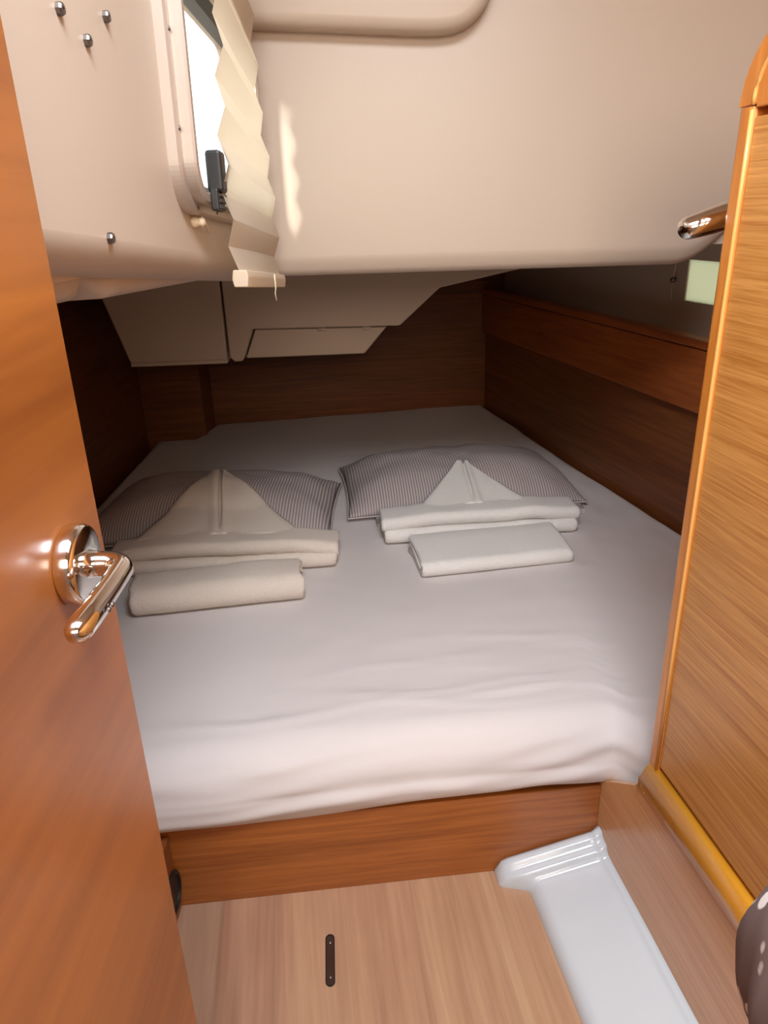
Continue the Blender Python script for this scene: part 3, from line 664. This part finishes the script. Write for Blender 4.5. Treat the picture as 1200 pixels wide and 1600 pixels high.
# ------------------------------------------------------------------ pillows
class Pillow:
    def __init__(s, c, w_, d, h, rot, seed): s.c, s.w, s.d, s.h, s.r, s.seed = c, w_, d, h, rot, seed
    def world(s, x, y): 
        ca, sa = math.cos(s.r), math.sin(s.r); return (s.c[0] + x * ca - y * sa, s.c[1] + x * sa + y * ca)
    def local(s, X, Y):
        ca, sa = math.cos(s.r), math.sin(s.r); dx, dy = X - s.c[0], Y - s.c[1]; return (dx * ca + dy * sa, -dx * sa + dy * ca)
    def plan(s, u, v):
        pin_x = 1 - 0.035 * (1 - v * v); pin_y = 1 - 0.055 * (1 - u * u)
        return (u * s.w / 2 * pin_x, v * s.d / 2 * pin_y)
    def top(s, u, v):
        au, av = min(1, abs(u)), min(1, abs(v))
        b_ = (1 - au ** 3.4) ** 0.6 * (1 - av ** 2.8) ** 0.6
        z = 0.022 + s.h * b_
        z += (0.010 * nz(u * 1.9 + s.seed, v * 1.7) + 0.004 * nz(u * 6 + s.seed, v * 5, 2)) * b_ ** 0.5
        z += 0.004 * math.sin(u * 21 + 3 * v + s.seed) * (1 - b_) * sstep(0, 0.25, b_)
        return MT + z
    def topworld(s, X, Y):
        x, y = s.local(X, Y); u, v = x / (s.w / 2), y / (s.d / 2)
        if abs(u) > 1 or abs(v) > 1: return MT
        return s.top(u, v)
    def build(s, label, group):
        e = thing('pillow', (s.c[0], s.c[1], MT), label, 'pillow', group)
        N, K = 56, 40; v, f, uv = [], [], []
        for side in (0, 1):
            for j in range(K + 1):
                for i in range(N + 1):
                    a, b_ = -math.cos(PI * i / N), -math.cos(PI * j / K)
                    a = 0.6 * a + 0.4 * (2 * i / N - 1); b_ = 0.6 * b_ + 0.4 * (2 * j / K - 1)
                    x, y = s.plan(a, b_); X, Y = s.world(x, y)
                    if side == 0: z = s.top(a, b_)
                    else: z = MT + 0.003 + 0.019 * max(abs(a), abs(b_)) ** 6
                    v.append((X, Y, z)); uv.append((x, y))
        m_ = N + 1; k_ = m_ * (K + 1)
        for j in range(K):
            for i in range(N):
                q = (j * m_ + i, j * m_ + i + 1, (j + 1) * m_ + i + 1, (j + 1) * m_ + i); f.append(q); f.append(tuple(k_ + t for t in reversed(q)))
        per = [i for i in range(m_)] + [j * m_ + N for j in range(1, K + 1)] + [K * m_ + i for i in range(N - 1, -1, -1)] + [j * m_ for j in range(K - 1, 0, -1)]
        for a in range(len(per)):
            b_ = per[(a + 1) % len(per)]; f.append((per[a], b_, k_ + b_, k_ + per[a]))
        mk('pillowcase', v, f, M['stripe'], e, smooth=True, uv=uv)
        pts = []
        for a in per:
            p = Vector(v[a]); c_ = Vector((s.c[0], s.c[1], p.z)); pts.append(p + (p - c_).normalized() * 0.002 - Vector((0, 0, 0.003)))
        pts.append(pts[0])
        pv, pf_ = tube([tuple(p) for p in pts], 0.0025, 6, cap=False)
        mk('seam', pv, pf_, M['stripe'], e, smooth=True, uv=[(0.002, 0)] * len(pv))
        return e
PL = Pillow((-0.507, 2.075), 0.725, 0.46, 0.104, math.radians(-1.0), 3.3)
PR = Pillow((0.235, 2.265), 0.735, 0.46, 0.104, math.radians(6.0), 8.1)
PL.build('grey pinstriped pillow on the left, beside the open door', 'striped pillows on the berth')
er = PR.build('grey pinstriped pillow on the right, towards the side wall', 'striped pillows on the berth')
def rot_box(P, x0, x1, y0, y1, z0, z1):
    v = []
    for z in (z0, z1):
        for (x, y) in ((x0, y0), (x1, y0), (x1, y1), (x0, y1)): X, Y = P.world(x, y); v.append((X, Y, z))
    return v, [(0, 1, 2, 3), (7, 6, 5, 4), (0, 1, 5, 4), (1, 2, 6, 5), (2, 3, 7, 6), (3, 0, 4, 7)]
bvx, bfx = rot_box(PR, -0.285, 0.345, -0.275, 0.0, MT + 0.001, MT + 0.016)
mk('case_flap', bvx, bfx, M['stripe'], er, uv=[(p[1], p[0]) for p in bvx])

# ------------------------------------------------------------------ towels
def ribbon(path, th, L, nx, T, wob, seed, fray=0.0):
    """folded cloth: a 2-D path (y, z) of thickness th swept along x in [-L/2, L/2]; T(x, y, z) -> world"""
    P = [Vector(p) for p in path]; n = len(P); nor = []
    for i in range(n):
        t = (P[min(i + 1, n - 1)] - P[max(i - 1, 0)]).normalized(); nor.append(Vector((-t.y, t.x)))
    lp = [P[i] + nor[i] * th / 2 for i in range(n)]; rp_ = [P[i] - nor[i] * th / 2 for i in range(n)]
    loop_ = lp + rp_[::-1]; m_ = len(loop_)
    v, f = [], []
    for k in range(nx + 1):
        t = k / nx; x = -L / 2 + L * t
        x = L / 2 * math.sin((t - 0.5) * PI) * 0.35 + x * 0.65
        end = max(0.0, (abs(x) - (L / 2 - 0.006)) / 0.006)
        for j, p in enumerate(loop_):
            i = j if j < n else m_ - 1 - j; c_ = P[i]; q = c_ + (p - c_) * (1 - 0.55 * end * end)
            xx = x + (0.006 * nz(q.x * 14 + seed, q.y * 30 + seed, x * 2) + fray * nz(i * 0.35, seed)) * (abs(x) / (L / 2)) ** 4
            dy, dz = wob(x, q.x, q.y)
            v.append(T(xx, q.x + dy, q.y + dz))
    for k in range(nx):
        for j in range(m_):
            j2 = (j + 1) % m_; f.append((k * m_ + j, k * m_ + j2, (k + 1) * m_ + j2, (k + 1) * m_ + j))
    for k in (0, nx):
        for i in range(n - 1): f.append((k * m_ + i, k * m_ + i + 1, k * m_ + m_ - 2 - i, k * m_ + m_ - 1 - i))
    return v, f
def arcpts(cy_, cz_, r, a0, a1, n=8): return [(cy_ + r * math.cos(a0 + (a1 - a0) * k / n), cz_ + r * math.sin(a0 + (a1 - a0) * k / n)) for k in range(n + 1)]
def fold_path(D, h, th, nlay=3):
    """layers folded over each other, first fold at the front (y = 0)"""
    r = (h - th) / 2; zb = th / 2
    pts = [(D, zb), (D * 0.7, zb), (D * 0.4, zb)] + arcpts(r + th / 2, zb + r, r, -PI / 2, -1.5 * PI, 12) + [(D * 0.4, h - th / 2), (D * 0.7, h - th / 2)]
    if nlay >= 3:
        r2 = r / 2
        pts += arcpts(D - r2, h - th / 2 - r2, r2, PI / 2, -PI / 2, 8) + [(D * 0.6, zb + r), (r + th * 1.2, zb + r)]
    return pts
def placer(cx_, cy_, z0, rot):
    ca, sa = math.cos(rot), math.sin(rot)
    return lambda x, y, z: (cx_ + x * ca - y * sa, cy_ + x * sa + y * ca, z0 + z)
def peaked_towel(P, c, rot, L, apex, base_hw, label, mat, seed, droop):
    e = thing('peaked_towel', (c[0], c[1], MT), label, 'towel', 'towels folded into peaks')
    T = placer(c[0], c[1], MT, rot)
    def wob1(x, y, z): return (0.006 * nz(x * 5, seed), 0.003 + 0.004 * nz(x * 6, z * 9, seed) + 0.002 * nz(x * 20, y * 20, seed))
    def wob2(x, y, z):
        return (0.007 * nz(x * 4, seed + 4) + 0.004 * math.cos(x * 6), 0.006 * nz(x * 5 + 1, seed + 2) + 0.0025 * nz(x * 18, y * 20, seed) - droop * sstep(0.55, 1.0, abs(x) / (L / 2)))
    lay1 = [(y, z + 0.0015) for y, z in fold_path(0.135, 0.040, 0.012)]
    lay2 = [(y + 0.010, z + 0.044) for y, z in fold_path(0.095, 0.040, 0.012)]
    mk('lower_brim', *ribbon(lay1, 0.012, L * 0.975, 46, T, wob1, seed), mat, e, smooth=True)
    mk('upper_brim', *ribbon(lay2, 0.012, L, 46, T, wob2, seed + 5), mat, e, smooth=True)
    # peak: two halves folded to a point that lies back on the pillow
    b0 = Vector(T(0.0, 0.075, 0)); ax_ = Vector((apex[0], apex[1])); bx_ = Vector((b0.x + (apex[0] - b0.x) * 0.25, b0.y))
    dirx = Vector((math.cos(rot), math.sin(rot)))
    NS, NT = 40, 64
    def surf(s, t, lowr):
        mid = bx_.lerp(ax_, s); hw = base_hw * (1 - s) ** 0.97 + 0.013 * sstep(0, 1, s)
        p = mid + dirx * (t * hw)
        if s > 0.93: p -= (ax_ - bx_).normalized() * 0.012 * (abs(t)) ** 2 * (s - 0.93) / 0.07
        zt = P.topworld(ax_.x, ax_.y)
        z = max(P.topworld(p.x, p.y) + 0.004, MT + 0.068 + (zt + 0.006 - MT - 0.068) * s)
        side = 1 if t > 0 else -1
        d = t * hw
        lift = 0.013 + 0.007 * math.exp(-((d + 0.012) / 0.014) ** 2) + 0.007 * math.exp(-((d - 0.014) / 0.010) ** 2) - 0.014 * math.exp(-((d - 0.001 - 0.006 * s) / 0.0035) ** 2) * sstep(0.05, 0.3, s)
        lift *= 1 - 0.5 * sstep(0.86, 1.0, abs(t))
        lift += 0.002 * nz(p.x * 16, p.y * 16, seed)
        z += lift if not lowr else 0.0
        return (p.x, p.y, z)
    v, f = [], []
    for lowr in (0, 1):
        for j in range(NS + 1):
            for i in range(NT + 1): q = 2 * i / NT - 1; v.append(surf(j / NS, math.copysign(abs(q) ** 1.9, q), lowr))
    m_ = NT + 1; k_ = m_ * (NS + 1)
    for j in range(NS):
        for i in range(NT):
            q = (j * m_ + i, j * m_ + i + 1, (j + 1) * m_ + i + 1, (j + 1) * m_ + i); f.append(q); f.append(tuple(k_ + a for a in reversed(q)))
    per = [i for i in range(m_)] + [j * m_ + NT for j in range(1, NS + 1)] + [NS * m_ + i for i in range(NT - 1, -1, -1)] + [j * m_ for j in range(NS - 1, 0, -1)]
    for a in range(len(per)):
        b_ = per[(a + 1) % len(per)]; f.append((per[a], b_, k_ + b_, k_ + per[a]))
    mk('peak', v, f, mat, e, smooth=True)
    return e
peaked_towel(PL, (-0.418, 1.690), math.radians(2.5), 0.595, (-0.497, 2.105), 0.228, 'cream towel folded to a peak against the left pillow beside the door', M['towel'], 2.0, 0.016)
peaked_towel(PR, (0.275, 1.855), math.radians(5.5), 0.560, (0.243, 2.150), 0.172, 'white towel folded to a peak against the right pillow', M['towel_white'], 6.0, 0.010)
def spiral_path(D, h, th):
    r = (h - th) / 2; zb = th / 2
    pts = [(D * 0.86, zb), (D * 0.6, zb), (D * 0.4, zb)] + arcpts(r * 0.9 + th / 2, zb + r, r, -PI / 2, -1.5 * PI, 12) + [(D * 0.45, h - th / 2 + 0.002), (D * 0.65, h - th / 2)]
    r2 = r * 0.80
    pts += arcpts(D - r2 - th / 2, h - th / 2 - r2, r2, PI / 2, -PI * 0.45, 10)
    z1 = h - th / 2 - 2 * r2
    pts += [(D * 0.55, z1 + 0.001), (D * 0.45, z1 + 0.001)]
    r3 = (h - 2 * th - (z1 - 0)) / 2 * 0.86
    pts += arcpts(th * 2.1 + r3, z1 + r3, r3, -PI / 2, -1.5 * PI, 8) + [(D * 0.5, z1 + 2 * r3), (D * 0.66, z1 + 2 * r3)]
    return pts
def wobL(x, y, z): return (0.004 * nz(x * 6, 3.0) + 0.003 * z / 0.07 * nz(x * 8, 1.1), 0.004 * nz(x * 5, y * 6, 4.0) * (z / 0.06) + 0.0016 * nz(x * 24, y * 24, 7.0) * sstep(0, 0.02, z))
tL = mk('hand_towel', *ribbon([(y, z + 0.0012) for y, z in spiral_path(0.125, 0.072, 0.015)], 0.015, 0.400, 44, placer(-0.392, 1.503, MT, math.radians(9.0)), wobL, 1.7, 0.010), M['towel'], smooth=True)
tag(tL, 'thick rolled cream hand towel lying in front of the left peaked towel', 'towel', 'hand towels on the berth')
def wobR(x, y, z): return (0.004 * nz(x * 5, 9.0), (0.003 * nz(x * 6, y * 7, 2.0) + 0.0014 * nz(x * 22, y * 22, 3.0)) * sstep(0, 0.02, z) + 0.010 * sstep(0.02, 0.14, y) * (z / 0.04))
tR = mk('hand_towel', *ribbon([(y, z + 0.0012) for y, z in fold_path(0.165, 0.042, 0.0125)], 0.0125, 0.400, 44, placer(0.290, 1.662, MT, math.radians(9.0)), wobR, 4.4, 0.004), M['towel_white'], smooth=True)
tag(tR, 'flat folded white hand towel lying in front of the right peaked towel', 'towel', 'hand towels on the berth')

# ------------------------------------------------------------------ flecked fabric bag at the near right edge, hanging shape, strap and hook made up
bg_ = thing('flecked_clothing', (0.335, 0.34, 0.56), 'dark brown clothing with white flecks at the lower right edge', 'clothing')
def clothing_fn(u, v):
    a = 2 * PI * u; t = v
    z = 0.82 - 0.26 * t
    r = 0.10 * (math.sin(PI * min(1, 0.10 + 0.86 * t)) ** 0.55) * (1 + 0.05 * math.sin(5 * a + 3 * t) + 0.03 * math.sin(11 * a - 5 * t) + 0.06 * nz(math.cos(a) * 2, math.sin(a) * 2, t * 4))
    return (0.338 + r * math.cos(a) * 0.95, 0.34 + 0.55 * r * math.sin(a), z)
mk('body', *grid(40, 24, clothing_fn), M['clothing'], bg_, smooth=True)  # stands for clothing at the frame edge; the sack shape is made up
mk('strap', *tube([(0.338, 0.34, 0.815), (0.37, 0.345, 0.92), (0.44, 0.35, 1.04), (0.492, 0.35, 1.10)], 0.010, 10, flat=0.4), M['clothing'], bg_, smooth=True)
hk = thing('coat_hook', (0.499, 0.35, 1.09), 'small chrome hook on the locker face holding the bag strap', 'hook')
mk('foot', *lathe([(0.014, 0), (0.014, 0.003), (0.006, 0.006), (0.005, 0.020), (0.008, 0.024), (0.003, 0.026)], (0.507, 0.35, 1.095), (-1, 0, 0), 18), M['chrome'], hk, smooth=True)
